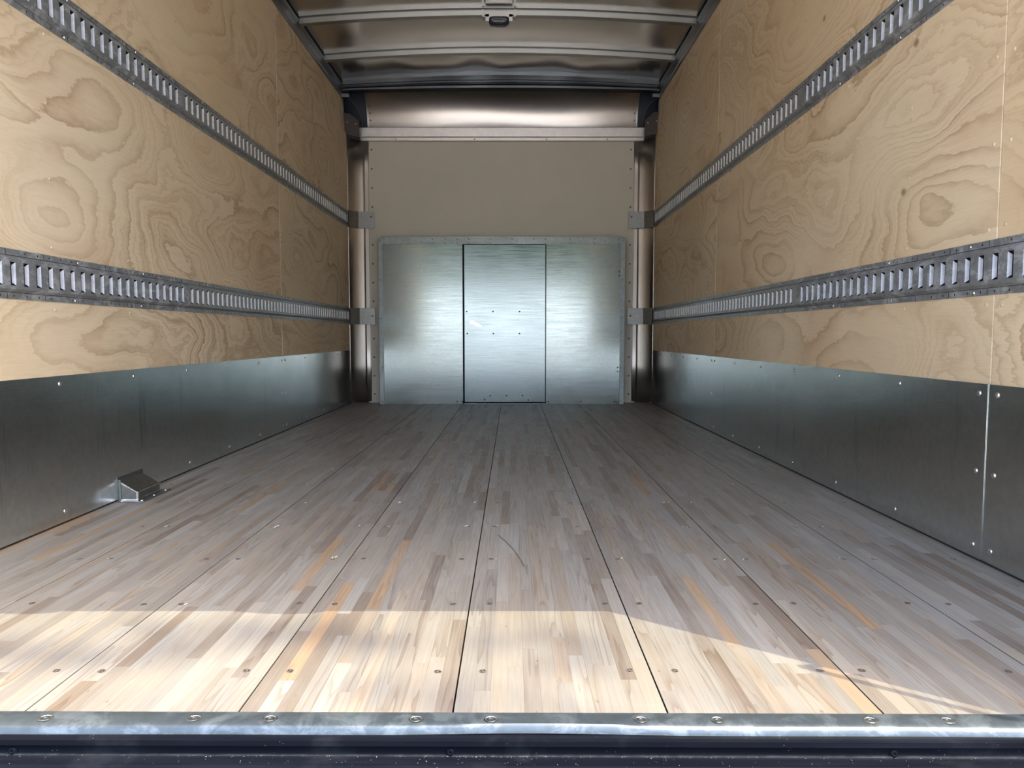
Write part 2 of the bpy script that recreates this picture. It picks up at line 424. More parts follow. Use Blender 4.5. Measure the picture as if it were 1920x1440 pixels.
# ------------------------------------------------------------------ side walls
def ply_panel(side, y0, y1, parent, nose=False):
    bm = bmesh.new()
    t = 0.012
    xin = side * PX; xo = side * (PX + t)
    if not nose: out = [(y0, 0.40), (y1, 0.40), (y1, 2.335), (y0, 2.335)]
    else: out = [(y0, 0.40), (y1, 0.40), (y1, 2.03), (y1 - 0.035, 2.10), (y1 - 0.075, 2.17), (y1 - 0.125, 2.25), (y1 - 0.17, 2.335), (y0, 2.335)]
    c = 0.0012
    cy = sum(p[0] for p in out) / len(out)
    A = [bm.verts.new((xin, y, z)) for y, z in [(p[0] + (c if p[0] < cy else -c), p[1]) for p in out]]
    B = [bm.verts.new((xin + side * c * 1.5, y, z)) for y, z in out]
    D = [bm.verts.new((xo, y, z)) for y, z in out]
    n = len(out)
    bm.faces.new(A); bm.faces.new(list(reversed(D)))
    for i in range(n):
        j = (i + 1) % n
        bm.faces.new((A[i], A[j], B[j], B[i])); bm.faces.new((B[i], B[j], D[j], D[i]))
    o = link('plywood_panel', bm, M['ply'], parent)
    # small wood-coloured rivet heads in rows
    rb = bmesh.new()
    n = max(2, round((y1 - y0) / 0.372)); ys = [y0 + 0.026] + [y0 + (y1 - y0) * i / n for i in range(1, n)] + [y1 - 0.026]
    for z in (0.607, 0.782, 0.97, 1.166, 1.355, 1.53, 1.72, 1.91, 2.10, 2.28):
        for y in ys:
            if nose and z > 2.05 and y > 5.4: continue
            dome(rb, (xin, y + random.uniform(-.004, .004), z + random.uniform(-.004, .004)), (-side, 0, 0), 0.0052, 0.0022, 8, 2, socket=False)
    link('rivets', rb, M['rivet_wood'], o, kind='stuff')
    return o
for side, nm in ((-1, 'left'), (1, 'right')):
    bm = bmesh.new(); xa = side * (PX + 0.014); box(bm, min(xa, side * 1.26), max(xa, side * 1.26), Y0, YF + 0.12, -0.05, 2.50)
    wl = struct(link('wall_' + nm, bm, M['white']), label=nm + ' side wall lined with pine plywood panels')
    s1, s2 = (1.60, 3.955) if side < 0 else (1.642, 3.90)
    g = 0.0014
    ply_panel(side, Y0, s1 - g, wl); ply_panel(side, s1 + g, s2 - g, wl); ply_panel(side, s2 + g, YE, wl, True)
    # kick plates
    kx = side * 1.190
    bm = bmesh.new(); xa, xb = side * 1.2065, side * 1.1925; box(bm, min(xa, xb), max(xa, xb), Y0, YE + .02, 0.0, 0.399)
    bb = struct(link('baseboard_' + nm, bm, M['seam']), label='galvanised steel kick plates along the foot of the %s wall' % nm)
    for (ya, yb) in ((Y0, s1), (s1 + 0.001, s2), (s2 + 0.001, YE + 0.01)):
        kx = side * (1.1885 if ya == s1 + 0.001 else 1.190)   # the middle plate laps over its neighbours
        bm = bmesh.new()
        vs = box(bm, min(kx, side * 1.1925), max(kx, side * 1.1925), ya, yb, 0.006, 0.421)
        pl = link('kick_plate', bm, M['kick'], bb)
        yy = []
        n = max(1, round((yb - ya) / 0.372)); yy = [ya + 0.03] + [ya + (yb - ya) * i / n for i in range(1, n)] + [yb - 0.03]
        for i, y in enumerate(yy):
            for z in ((0.398, 0.213, 0.035) if i in (0, len(yy) - 1) else (0.398, 0.035)):
                rb = bmesh.new(); dome(rb, (0, 0, 0), (-side, 0, 0), 0.0068, 0.0034, 14, 3)
                link('screw', rb, M['zinc'], pl, smooth='raw', loc=(kx, y, z))

# top rails where side walls meet the roof
for side, i in ((-1, 1), (1, 2)):
    prof = [(0.0, 2.312), (0.004, 2.312), (0.0045, 2.330), (0.009, 2.334), (0.009, 2.385), (0.013, 2.392), (0.016, 2.404), (0.010, 2.412), (-0.05, 2.416), (-0.05, 2.33)]
    bm = bmesh.new()
    sweep(bm, prof, [(lambda a, b, y=y: (side * (PX - a), y, b)) for y in (Y0, 5.47)])
    tr = struct(link('trim_%d' % i, bm, M['rail']), label='aluminium rail along the top of the %s wall' % ('left' if side < 0 else 'right'))
    rb = bmesh.new()
    for k in range(8): dome(rb, (side * (PX - 0.009), 5.43 - 0.57 * k - 0.02, 2.37), (-side, 0, 0), 0.006, 0.003, 8, 2)
    link('rivets', rb, M['zinc_dull'], tr, kind='stuff')

# ------------------------------------------------------------------ roof
def roof_z(x): return 2.417 + 0.050 * (1 - (x / 1.19) ** 2)
BOWS = [4.34 - 0.575 * k for k in range(6, 0, -1)] + [4.34, 4.90]
bm = bmesh.new()
nx, ny = 96, 190
ya, yb = Y0, 5.44
grid = []
for j in range(ny + 1):
    y = ya + (yb - ya) * j / ny
    row = []
    for i in range(nx + 1):
        x = -1.19 + 2.38 * i / nx
        z = roof_z(x)
        # sheet sags a touch between bows
        ks = [b for b in BOWS + [5.42] if b > y]; k0 = [b for b in BOWS if b <= y]
        if ks and k0:
            u = (y - k0[-1]) / (ks[0] - k0[-1]); z += -0.004 * math.sin(math.pi * u) * (1 - (x / 1.19) ** 2)
        if y > 4.95:   # buckled front bay
            u = (y - 4.92) / 0.5; e = max(0, 1 - (x / 1.16) ** 4)
            am = 0.010 * math.sin(math.pi * min(1, u)) ** 1.0 * e
            z += -am * (0.9 + 0.75 * math.sin(x * 9.8 + 0.7 + 0.9 * math.sin(x * 3.1)) + 0.3 * math.sin(x * 21 + 2)) - 0.012 * math.sin(math.pi * u) * e
        row.append(bm.verts.new((x, y, z)))
    grid.append(row)
for j in range(ny):
    for i in range(nx):
        f = bm.faces.new((grid[j][i], grid[j][i + 1], grid[j + 1][i + 1], grid[j + 1][i])); f.smooth = True
ceil = link('ceiling', bm, M['roof'], smooth='raw')
sm = ceil.modifiers.new('sheet', 'SOLIDIFY'); sm.thickness = -0.003; sm.offset = 1
struct(ceil, label='arched bare aluminium roof sheet with cross bows')
bm = bmesh.new(); box(bm, -1.25, 1.25, Y0, 5.75, 2.50, 2.53)
link('roof_cover', bm, M['white'], ceil)
def bow(y0, parent, name='roof_bow', prof=None, mats=None):
    bm = bmesh.new()
    # hat section; a along Y, b below the sheet
    prof = prof or [(-0.018, -0.001), (-0.018, -0.0045), (0.009, -0.0045), (0.009, -0.0115), (-0.0005, -0.0115), (-0.0005, -0.0385), (0.0015, -0.0405), (0.037, -0.0405), (0.040, -0.038), (0.040, -0.0046), (0.056, -0.0042), (0.056, -0.001)]
    xs = [-1.178 + 2.356 * i / 32 for i in range(33)]
    kf = (lambda x: 1.0) if name == 'roof_bow' else (lambda x: 0.87 + 0.40 * (1 - (x / 1.19) ** 2))   # the header's lower edge is nearly straight
    sweep(bm, prof, [(lambda a, b, x=x: (x, y0 + a, roof_z(x) + b * kf(x))) for x in xs])
    return link(name, bm, M['bow'] if name == 'roof_bow' else M['header'], parent, smooth=True)
for y in BOWS: bow(y, ceil)
# front header bow, deeper and stepped
bow(5.40, ceil, 'header_bow', [(0, -0.004), (0, -0.030), (0.012, -0.032), (0.012, -0.040), (0.0, -0.042), (-0.002, -0.056), (0.004, -0.058), (0.010, -0.060), (0.010, -0.066), (0.0, -0.068), (0.0, -0.076), (0.06, -0.080), (0.06, -0.004)])

# ------------------------------------------------------------------ front wall
bm = bmesh.new(); box(bm, -1.065, 1.065, YF, YF + 0.02, 0.0, 2.16)
fw = struct(link('wall_front', bm, M['beige']), label='beige laminated front wall of the cargo box')
bm = bmesh.new(); box(bm, -1.26, 1.26, YF + 0.10, YF + 0.13, -0.05, 2.55)
link('outer_skin', bm, M['hole'], fw)
# corner posts: concave aluminium with a riveted flange
for side in (-1, 1):
    bm = bmesh.new()
    N = 14; prof = []
    for i in range(N + 1):
        t = i / N; q0, q1, q2 = (1 - t) ** 2, 2 * t * (1 - t), t * t
        prof.append((side * (q0 * 1.192 + q1 * 1.163 + q2 * 1.078), q0 * (YE - 0.008) + q1 * 5.638 + q2 * 5.668))
    prof += [(side * 1.074, YF - 0.007), (side * 1.046, YF - 0.007), (side * 1.043, YF - 0.0035), (side * 1.040, YF - 0.0035)]
    zz = [0.012] + [0.3 * i for i in range(1, 7)] + [2.10]
    rings = [[bm.verts.new((x, y, z)) for x, y in prof] for z in zz]
    for r0, r1 in zip(rings[:-1], rings[1:]):
        for i in range(len(prof) - 1):
            bm.faces.new((r0[i], r0[i + 1], r1[i + 1], r1[i]))
    po = link('corner_post', bm, M['post'], fw, smooth=True)
    sm = po.modifiers.new('sheet', 'SOLIDIFY'); sm.thickness = 0.002
    rb = bmesh.new()
    for i in range(14):
        z = 0.068 + 0.148 * i
        if 0.60 < z < 0.77 or 1.37 < z < 1.52: continue
        dome(rb, (side * (1.018 - 0.0), YF, z), (0, -1, 0), 0.0075, 0.004, 10, 2)
    link('rivets', rb, M['rivet_dark'], fw, kind='stuff')
    rb = bmesh.new()
    for i in range(42):
        z = 0.068 + 0.0493 * i
        dome(rb, (side * 1.056, YF - 0.007, z), (0, -1, 0), 0.0055 if i % 3 == 0 else 0.003, 0.002, 8, 1)
    link('rivets', rb, M['rivet_dark'], po, kind='stuff')
# header trim: wide aluminium strip with a stepped lower lip
bm = bmesh.new()
prof = [(5.645, 2.052), (5.638, 2.050), (5.638, 2.073), (5.630, 2.078), (5.628, 2.145), (5.634, 2.150), (5.675, 2.150), (5.675, 2.052)]
sweep(bm, prof, [(lambda a, b, x=x: (x, a, b)) for x in (-1.102, 1.112)])
ht = link('header_trim', bm, M['trim'], fw, label='pale aluminium strip across the top of the beige wall')
rb = bmesh.new()
for px in (742, 890, 1025, 1139): dome(rb, ((px - 960) / 1360 * 5.638 + CX, 5.638, 2.061), (0, -1, 0), 0.0055, 0.003, 8, 2)
link('rivets', rb, M['rivet_dark'], ht, kind='stuff')
# curved nose sheet: wall sweeping forward into the roof
def nose_pt(u):   # u 0 bottom .. 1 top
    a = u * math.pi / 2
    return (5.665 - 0.235 * (1 - math.cos(a)), 2.13 + 0.30 * math.sin(a))
bm = bmesh.new(); N = 24
xs = [-1.036 + 2.09 * i / 20 for i in range(21)]
rows = []
for j in range(N + 1):
    y, z = nose_pt(j / N); rows.append([bm.verts.new((x, y + 0.003 * math.sin(x * 5 + j * .2), z)) for x in xs])
for j in range(N):
    for i in range(20): bm.faces.new((rows[j][i], rows[j][i + 1], rows[j + 1][i + 1], rows[j + 1][i]))
ns = link('nose_sheet', bm, M['nose'], fw, smooth=True, label='curved aluminium sheet above the strip')
rb = bmesh.new()
for side, x in ((-1, -1.018), (1, 1.036)):
    for u in (0.06, 0.17, 0.28, 0.40, 0.52):
        y, z = nose_pt(u); dome(rb, (x, y - 0.002, z), (0, -1, -u), 0.0055, 0.003, 8, 2)
link('rivets', rb, M['rivet_dark'], ns, kind='stuff')
# edge flanges of the nose sheet, dark corner shells and gusset plates
for side, xe in ((-1, -1.036), (1, 1.054)):
    bm = bmesh.new(); rings = []
    for j in range(N + 1):
        y, z = nose_pt(j / N)
        rings.append([bm.verts.new(p) for p in ((xe, y - 0.014, z - 0.006), (xe + side * 0.006, y - 0.014, z - 0.006), (xe + side * 0.006, y + 0.02, z + 0.01), (xe, y + 0.02, z + 0.01))])
    for r0, r1 in zip(rings[:-1], rings[1:]):
        for i in range(4): bm.faces.new((r0[i], r0[(i + 1) % 4], r1[(i + 1) % 4], r1[i]))
    link('edge_flange', bm, M['bow'], ns, smooth=True)
    # shell: part of a rounded corner
    bm = bmesh.new(); K = 12; rows = []
    for j in range(K + 1):
        y, z = nose_pt(j / K); row = []
        for i in range(K + 1):
            b = i / K * math.pi / 2
            x = xe + side * (abs(side * 1.20 - xe)) * math.sin(b)
            row.append(bm.verts.new((x, y + 0.03 - 0.14 * (1 - math.cos(b)) * (1 - 0.6 * j / K), z + 0.012 - 0.02 * (1 - math.cos(b)))))
        rows.append(row)
    for j in range(K):
        for i in range(K): bm.faces.new((rows[j][i], rows[j][i + 1], rows[j + 1][i + 1], rows[j + 1][i]))
    sh = link('corner_shell', bm, M['navy'], fw, smooth=True, label='dark rounded corner shell')
    # stiffening rib curving across the shell
    bm = bmesh.new(); path = []
    for t in range(13):
        s = t / 12; a = s * math.pi / 2
        path.append(Vector((xe + side * (0.150 - 0.115 * math.sin(a)), 5.545 + 0.06 * s, 2.345 - 0.165 * (1 - math.cos(a)) - 0.03 * s)))
    for p0, p1 in zip(path[:-1], path[1:]):
        d = (p1 - p0).normalized(); q = d.cross(Vector((0, 1, 0))).normalized() * 0.0035; w_ = Vector((0, 0.012, 0))
        a, b_, c_, d_ = [bm.verts.new(p) for p in (p0 - q, p0 + q, p1 + q, p1 - q)]
        e, f_, g_, h_ = [bm.verts.new(p + w_) for p in (p0 - q, p0 + q, p1 + q, p1 - q)]
        for fc in ((a, b_, c_, d_), (e, h_, g_, f_), (a, e, f_, b_), (d_, c_, g_, h_)): bm.faces.new(fc)
    link('rib', bm, M['navy'], sh)
    # gusset plate
    def P(u, v, Y): return ((u - 960) / (1328 - (v - 720) * .06747) * Y + CX, Y, CZ + (-89.8 - (v - 720) * .99772) / (1328 - (v - 720) * .06747) * Y)
    if side < 0: poly = [(640, 211), (655.5, 212.5), (672.5, 226), (674, 257), (651, 252), (644, 240)]
    else: poly = [(1238, 209), (1226, 210.5), (1210, 225), (1209.5, 255), (1231, 251), (1236, 240)]
    bm = bmesh.new()
    a = [bm.verts.new(P(u, v, 5.53)) for i, (u, v) in enumerate(poly)]
    b2 = [bm.verts.new(v.co + Vector((0, 0.006, 0))) for v in a]
    bm.faces.new(a); bm.faces.new(list(reversed(b2)))
    for i in range(6): bm.faces.new((a[i], a[(i + 1) % 6], b2[(i + 1) % 6], b2[i]))
    # folded bottom lip
    l0, l1 = a[4].co, a[3].co
    lp = [bm.verts.new(p) for p in (l0 + Vector((0, .001, 0)), l1 + Vector((0, .001, 0)), l1 + Vector((0, .05, -.012)), l0 + Vector((0, .05, -.012)))]
    bm.faces.new(lp)
    gp = link('gusset_plate', bm, M['gusset'], fw, label='brown-grey six-sided gusset plate')
    rb = bmesh.new()
    for (u, v) in (((651, 229), (667, 232.5)) if side < 0 else ((1231, 227), (1215, 230.5))):
        dome(rb, P(u, v, 5.532), (0, -1, 0), 0.0055, 0.003, 8, 2)
    link('rivets', rb, M['zinc'], gp, kind='stuff')
    # rail end foot
    bm = bmesh.new(); box(bm, min(side * 1.196, side * 1.135), max(side * 1.196, side * 1.135), 5.44, 5.47, 2.315, 2.345, bevel=.004); 
    link('rail_foot', bm, M['rail'], fw)

# ------------------------------------------------------------------ steel partition with door
YB = 5.53
def BX(u, v=600): return (u - 960) / (1328 - (v - 720) * .06747) * YB + CX
def BZ(v): return CZ + (-89.8 - (v - 720) * .99772) / (1328 - (v - 720) * .06747) * YB
xl, xr, zt = -0.947, 0.957, 1.286
part = thing('steel_partition', 'galvanised steel partition with a door, standing against the beige front wall', 'partition', (0, YB, 0))
def pc(name, bm, mats, **k):
    for v in bm.verts: v.co.y -= YB
    return link(name, bm, mats, part, **k)
dl, dr = -0.292, 0.345
bm = bmesh.new(); box(bm, xl + .01, xr - .01, YB + 0.012, YB + 0.02, 0.012, zt); box(bm, xl + 0.004, xl + .01, YB, YF, 0.0, zt); box(bm, xr - 0.01, xr - .004, YB, YF, 0.0, zt)
pc('frame', bm, M['hole'])
bm = bmesh.new(); box(bm, -0.914, dl - 0.006, YB, YB + 0.01, 0.0, 1.240, bevel=.0012); pc('side_panel', bm, M['sheet'])
bm = bmesh.new(); box(bm, dr + 0.003, 0.922, YB - 0.002, YB + 0.01, 0.0, 1.240, bevel=.0012); pc('side_panel', bm, M['sheet'])
bm = bmesh.new(); box(bm, dl + 0.006, dr - 0.002, YB + 0.004, YB + 0.011, 0.016, 1.236, bevel=.0012); dor = pc('door', bm, M['doorsheet'], label='plain galvanised door leaf in the middle')
bm = bmesh.new(); box(bm, -0.92, 0.928, YB - 0.004, YB + 0.012, 1.238, zt, bevel=.0012); box(bm, -0.925, 0.925, YB + 0.01, YF, zt, zt + 0.012); pc('top_flange', bm, M['flange'])
for a, b in ((xl, -0.913), (0.921, xr)):
    bm = bmesh.new(); box(bm, a, b, YB - 0.006, YB + 0.006, 0.0, zt - 0.002, bevel=.0012); pc('side_flange', bm, M['flange'])
bm = bmesh.new(); box(bm, dl, dr + .03, YB + 0.004, YB + 0.03, 0.0, 0.006); pc('threshold', bm, M['zinc_dull'])
def rv(lst, parent, y, m='rivet_dark', r=0.0062):
    rb = bmesh.new()
    for u, v in lst: dome(rb, (BX(u, v), y - YB, max(0.012, BZ(v))), (0, -1, 0), r, 0.0035, 10, 2)
    link('rivets', rb, M[m], parent, smooth='raw', kind='stuff')
rv([(u, v) for u in (720, 765, 811, 835, 857, 879, 919.5, 960, 1001, 1023, 1069, 1115, 1160.5) for v in (448.5, 456)], part, YB - 0.004, 'rivet_dark', 0.005)
rv([(712, 452), (714, 525), (715, 597), (715.5, 625), (717, 689), (718, 753), (857, 753), (867, 753), (1028, 753), (1089, 753), (1151, 753), (1163.7, 753), (1166, 596), (1165, 624), (1164, 689), (1158, 689), (1158, 697), (1167, 524), (1161, 517), (1161, 509), (1168, 451)], part, YB - 0.005, 'rivet_dark')
rb = bmesh.new()
for u, v in [(875, 584), (924.5, 584), (974, 584), (876, 625.5), (925, 625.5), (974, 625.5), (919, 742), (908.7, 749.5), (949.7, 741.7), (979.7, 741.7), (990.5, 750)]:
    dome(rb, (BX(u, v), 0.004, max(.03, BZ(v))), (0, -1, 0), 0.0065, 0.004, 10, 2)
link('rivets', rb, M['rivet_dark'], dor, smooth='raw', kind='stuff')
# lever handle: teardrop lever on a round boss
bm = bmesh.new()
h0, h1 = Vector((BX(884.5), 0, BZ(604.5))), Vector((BX(902), 0, BZ(611.5)))
d = (h1 - h0); Ln = d.length; d.normalize(); nrm = Vector((-d.z, 0, d.x))
out = []
for i in range(13): a = math.pi / 2 + math.pi * i / 12; out.append(h0 + d * math.cos(a) * 0.013 + nrm * math.sin(a) * 0.013)
for i in range(9): a = -math.pi / 2 + math.pi * i / 8; out.append(h1 + d * math.cos(a) * 0.007 + nrm * math.sin(a) * 0.007)
fr = [bm.verts.new(p + Vector((0, -0.022, 0))) for p in out]; bk = [bm.verts.new(p + Vector((0, -0.014, 0))) for p in out]
bm.faces.new(fr); bm.faces.new(list(reversed(bk)))
for i in range(len(out)): bm.faces.new((fr[i], fr[(i + 1) % len(out)], bk[(i + 1) % len(out)], bk[i]))
for i in range(12):
    a0, a1 = 2 * math.pi * i / 12, 2 * math.pi * (i + 1) / 12
    quad(bm, [h0 + Vector((math.cos(a) * .010, y, math.sin(a) * .010)) for a, y in ((a0, -.014), (a1, -.014), (a1, .005), (a0, .005))])
link('handle', bm, M['lever'], dor, smooth=True, label='white lever handle')

# ------------------------------------------------------------------ cargo tracks
def cargo_track(side, zc, ya, yb, m, label, screws):
    """pressed steel rail: flanges, bevels, raised face with vertical slots, tabs folded in behind each slot"""
    bm = bmesh.new()
    def X(d): return side * (PX - d)
    hf, hb, hh = 0.0635, 0.0450, 0.0385
    D = 0.0115; fl = 0.0022
    def strip(z0, d0, z1, d1, mi=0):
        quad(bm, [(X(d0), ya, zc + z0), (X(d0), yb, zc + z0), (X(d1), yb, zc + z1), (X(d1), ya, zc + z1)], mi)
    strip(-hf, 0, -hf, fl); strip(-hf, fl, -hb, fl); strip(-hb, fl, -hh, D); strip(hh, D, hb, fl); strip(hb, fl, hf, fl); strip(hf, fl, hf, 0)
    strip(-0.030, D, -hh, D); strip(0.030, D, hh, D)
    # a shallow crease on each flange
    for s in (-1, 1): quad(bm, [(X(fl + .0006), ya, zc + s * .0475), (X(fl + .0006), yb, zc + s * .0475), (X(fl), yb, zc + s * .0462), (X(fl), ya, zc + s * .0462)], 1)
    p = 0.0490; sw = 0.0195; n = int((yb - ya - 0.012) / p); off = ((yb - ya) - n * p) / 2
    y = ya
    for i in range(n):
        s0 = ya + off + i * p + (p - sw) / 2; s1 = s0 + sw
        quad(bm, [(X(D), y, zc - .03), (X(D), s0, zc - .03), (X(D), s0, zc + .03), (X(D), y, zc + .03)])
        # tabs: taper as they go in
        quad(bm, [(X(D), s1, zc - .0292), (X(D), s1, zc + .0292), (X(0.0012), s1 - 0.0010, zc + .0225), (X(0.0012), s1 - 0.0010, zc - .0225)], 2)
        quad(bm, [(X(D), s0, zc - .0292), (X(D), s0, zc + .0292), (X(0.0035), s0 - 0.0005, zc + .0225), (X(0.0035), s0 - 0.0005, zc - .0225)], 2)
        # lip of sheet thickness above and below
        for z in (-.03, .03): quad(bm, [(X(D), s0, zc + z), (X(D), s1, zc + z), (X(D - .002), s1, zc + z), (X(D - .002), s0, zc + z)])
        y = s1
        for s in (-1, 1):   # small nail holes in the flanges
            c = (s0 + s1) / 2 + 0.012; q = []
            for a in range(6): q.append((X(fl + .0003), c + .0022 * math.cos(a * math.pi / 3), zc + s * .0555 + .0034 * math.sin(a * math.pi / 3)))
            if random.random() < .85: quad(bm, q, 1)
            if i % 3 == 1:  # notch across the flange
                quad(bm, [(X(fl + .0003), c + .024, zc + s * .0490), (X(fl + .0003), c + .0262, zc + s * .0490), (X(fl + .0003), c + .0262, zc + s * .0625), (X(fl + .0003), c + .024, zc + s * .0625)], 1)
    quad(bm, [(X(D), y, zc - .03), (X(D), yb, zc - .03), (X(D), yb, zc + .03), (X(D), y, zc + .03)])
    for yy in (ya, yb): quad(bm, [(X(0), yy, zc - hf), (X(fl), yy, zc - hf), (X(fl), yy, zc - hb), (X(D), yy, zc - hh), (X(D), yy, zc + hh), (X(fl), yy, zc + hb), (X(fl), yy, zc + hf), (X(0), yy, zc + hf)])
    for v in bm.verts: v.co.x -= X(0); v.co.y -= ya; v.co.z -= zc
    t = thing('cargo_track', label, 'cargo track', (X(0), ya, zc), 'slotted cargo tracks on the side walls')
    link('slotted_rail', bm, [m, M['hole'], M['tab_' + ('old' if m is M['track_old'] else 'new')]], t, smooth='raw')
    bm = bmesh.new(); box(bm, min(-side * 0.0002, -side * 0.0008), max(-side * 0.0002, -side * 0.0008), 0.004, yb - ya - .004, -.036, .036); link('slot_shade_strip', bm, M['hole'], t)  # black strip stands in for the shaded void behind the slots
    yy = 0.18
    bm0 = bmesh.new(); dome(bm0, (0, 0, 0), (-side, 0, 0), 0.0048, 0.003, 10, 2)
    s0 = None
    while yy < yb - ya:
        for s in (-1, 1):
            pos_ = (-side * fl, yy + (0.02 if s > 0 else 0), s * 0.0555)
            if s0 is None: s0 = link('screw', bm0, M['zinc'], t, smooth='raw', loc=pos_)
            else: inst(s0, t, pos_)
        yy += 0.372
    return t
M['tab_old'] = mat_galv('lit_tab_steel_worn', (0.80, 0.83, 0.90), (0.40, 0.5), (0, 8, 60), 0.15, 0.08, metal=0.3)  # both tab steels paler than the rail: rear light put into the colour
M['tab_new'] = mat_galv('lit_tab_steel', (0.85, 0.85, 0.83), (0.38, 0.48), (0, 8, 60), 0.0, 0.05, metal=0.3)
ZL, ZU = 0.691, 1.437
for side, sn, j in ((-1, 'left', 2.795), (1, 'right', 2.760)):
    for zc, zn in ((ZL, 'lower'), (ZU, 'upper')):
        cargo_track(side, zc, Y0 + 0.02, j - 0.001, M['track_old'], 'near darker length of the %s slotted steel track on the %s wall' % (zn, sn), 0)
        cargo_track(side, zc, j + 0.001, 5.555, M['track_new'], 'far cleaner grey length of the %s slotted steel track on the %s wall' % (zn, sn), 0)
# end brackets
for side, sn in ((-1, 'left'), (1, 'right')):
    for zc, zn in ((0.6885, 'lower'), (1.441, 'upper')):
        t = thing('end_bracket', 'bent steel end bracket of the %s track in the %s front corner' % (zn, sn), 'bracket', (side * 1.19, 5.60, zc), 'brackets joining the tracks to the front wall')
        bm = bmesh.new(); z0, z1 = -0.064, 0.064
        prof = [(1.186, 5.565), (1.183, 5.585), (1.120, 5.630), (1.120, 5.632), (0.998, 5.635)]
        X = lambda x: side * x - side * 1.19
        r0 = [bm.verts.new((X(x), y - 5.60, z0)) for x, y in prof]; r1 = [bm.verts.new((X(x), y - 5.60, z1)) for x, y in prof]
        for i in range(4):
            bm.faces.new((r0[i], r0[i + 1], r1[i + 1], r1[i]))
        o = link('bent_plate', bm, M['bracket_a'], t)
        s = o.modifiers.new('sheet', 'SOLIDIFY'); s.thickness = 0.003; s.offset = 0
        bm = bmesh.new(); dome(bm, (X(1.020), 5.632 - 5.60, 0.022 if zn == 'upper' else 0.004), (0, -1, 0), 0.0075, 0.004, 12, 2)
        link('screw', bm, M['rivet_dark'], t, smooth='raw')

# ------------------------------------------------------------------ roof lamp hung on the second bow in view
lx = (935.5 - 960) / 1374 * 4.30 + CX; lz = roof_z(lx) - 0.041
lamp = thing('ceiling_lamp', 'small dark smoked lamp in a metal bracket hung under the roof bow', 'lamp', (lx, 4.33, lz))
bm = bmesh.new()
for sx in (-1, 1):
    box(bm, sx * 0.0945 - 0.006, sx * 0.0945 + 0.006, -0.006, -0.002, -0.012, 0.028)        # hooks up the bow face
    vs = [(-0.002 if False else 0, 0, 0)]
    x0_, x1_ = sx * 0.100, sx * 0.078
    box(bm, min(x0_, x1_), max(x0_, x1_), -0.008, 0.044, -0.014, -0.010)
box(bm, -0.080, 0.080, -0.012, 0.045, -0.020, -0.016, bevel=.001)
for sx in (-1, 1): box(bm, min(sx * 0.080, sx * 0.058), max(sx * 0.080, sx * 0.058), -0.0145, -0.011, -0.042, -0.002, bevel=.001)
box(bm, -0.080, 0.080, -0.0145, -0.011, -0.018, 0.016, bevel=.001)
link('lamp_bracket', bm, M['bow'], lamp)
bm = bmesh.new()
# rounded box body: superellipse outline in X/Z front, domed lens below
K = 28
def ring(rx, ry, z): return [bm.verts.new((rx * math.copysign(abs(math.cos(2 * math.pi * i / K)) ** 0.45, math.cos(2 * math.pi * i / K)), 0.012 + ry * math.copysign(abs(math.sin(2 * math.pi * i / K)) ** 0.6, math.sin(2 * math.pi * i / K)), z)) for i in range(K)]
rs = [ring(.058, .034, -.018), ring(.060, .036, -.024), ring(.060, .036, -.040), ring(.056, .033, -.050), ring(.046, .026, -.057), ring(.025, .013, -.060)]
for a, b in zip(rs[:-1], rs[1:]):
    for i in range(K): bm.faces.new((a[i], a[(i + 1) % K], b[(i + 1) % K], b[i]))
bm.faces.new(rs[-1]); bm.faces.new(rs[0])
link('lamp_lens', bm, M['lamp_body'], lamp, smooth=True)
for sx in (-1, 1):
    bm = bmesh.new(); dome(bm, (0, 0, 0), (0, -1, -.2), .005, .003, 10, 2)
    link('screw', bm, M['zinc_dull'], lamp, smooth='raw', loc=(sx * .040, -.0225, -.038))

# ------------------------------------------------------------------ sheet-metal wedge cover by the left kick plate
wb = thing('metal_cover', 'small wedge-shaped galvanised cover screwed to the floor beside the left kick plate', 'cover', (-1.19, 2.265, 0))
bm = bmesh.new()
L = 0.145
sec = [(0.002, 0.0015), (0.002, 0.068), (0.064, 0.030), (0.064, 0.0015)]
a = [bm.verts.new((x, 0, z)) for x, z in sec]; b = [bm.verts.new((x, L, z)) for x, z in sec]
for f in ((a[1], a[2], b[2], b[1]), (a[2], a[3], b[3], b[2]), (b[0], b[1], b[2], b[3]), (a[3], a[2], a[1], a[0])): bm.faces.new(f)
bmesh.ops.bevel(bm, geom=[e for e in bm.edges], offset=.0012, segments=2, affect='EDGES')
link('hood', bm, M['cover_sheet'] if 'cover_sheet' in M else M['bracket_a'], wb)
bm = bmesh.new(); box(bm, 0.0005, 0.0035, -0.006, L + 0.008, 0.002, 0.078, bevel=.0006)          # back flange against wall
box(bm, 0.001, 0.012, -0.0035, 0.0, 0.002, 0.070, bevel=.0006)
link('back_flange', bm, M['flange'], wb)
bm = bmesh.new()
vs = [bm.verts.new(p) for p in ((0.0, -0.016, .0005), (0.074, -0.020, .0005), (0.090, -0.012, .0005), (0.088, L + 0.03, .0005), (0.0, L + 0.02, .0005))]
f = bm.faces.new(vs); ex = bmesh.ops.extrude_face_region(bm, geom=[f]); bmesh.ops.translate(bm, vec=(0, 0, .002), verts=[v for v in ex['geom'] if isinstance(v, bmesh.types.BMVert)])
link('base_flange', bm, M['zinc_dull'], wb)
bm = bmesh.new()   # bright folded edges
box(bm, 0.012, 0.064, -0.0045, -0.001, 0.0025, 0.0065, bevel=.0006)
quad(bm, [(0.006, -0.0015, 0.0655), (0.064, -0.0015, 0.0300), (0.064, -0.0015, 0.0265), (0.006, -0.0015, 0.0600)])
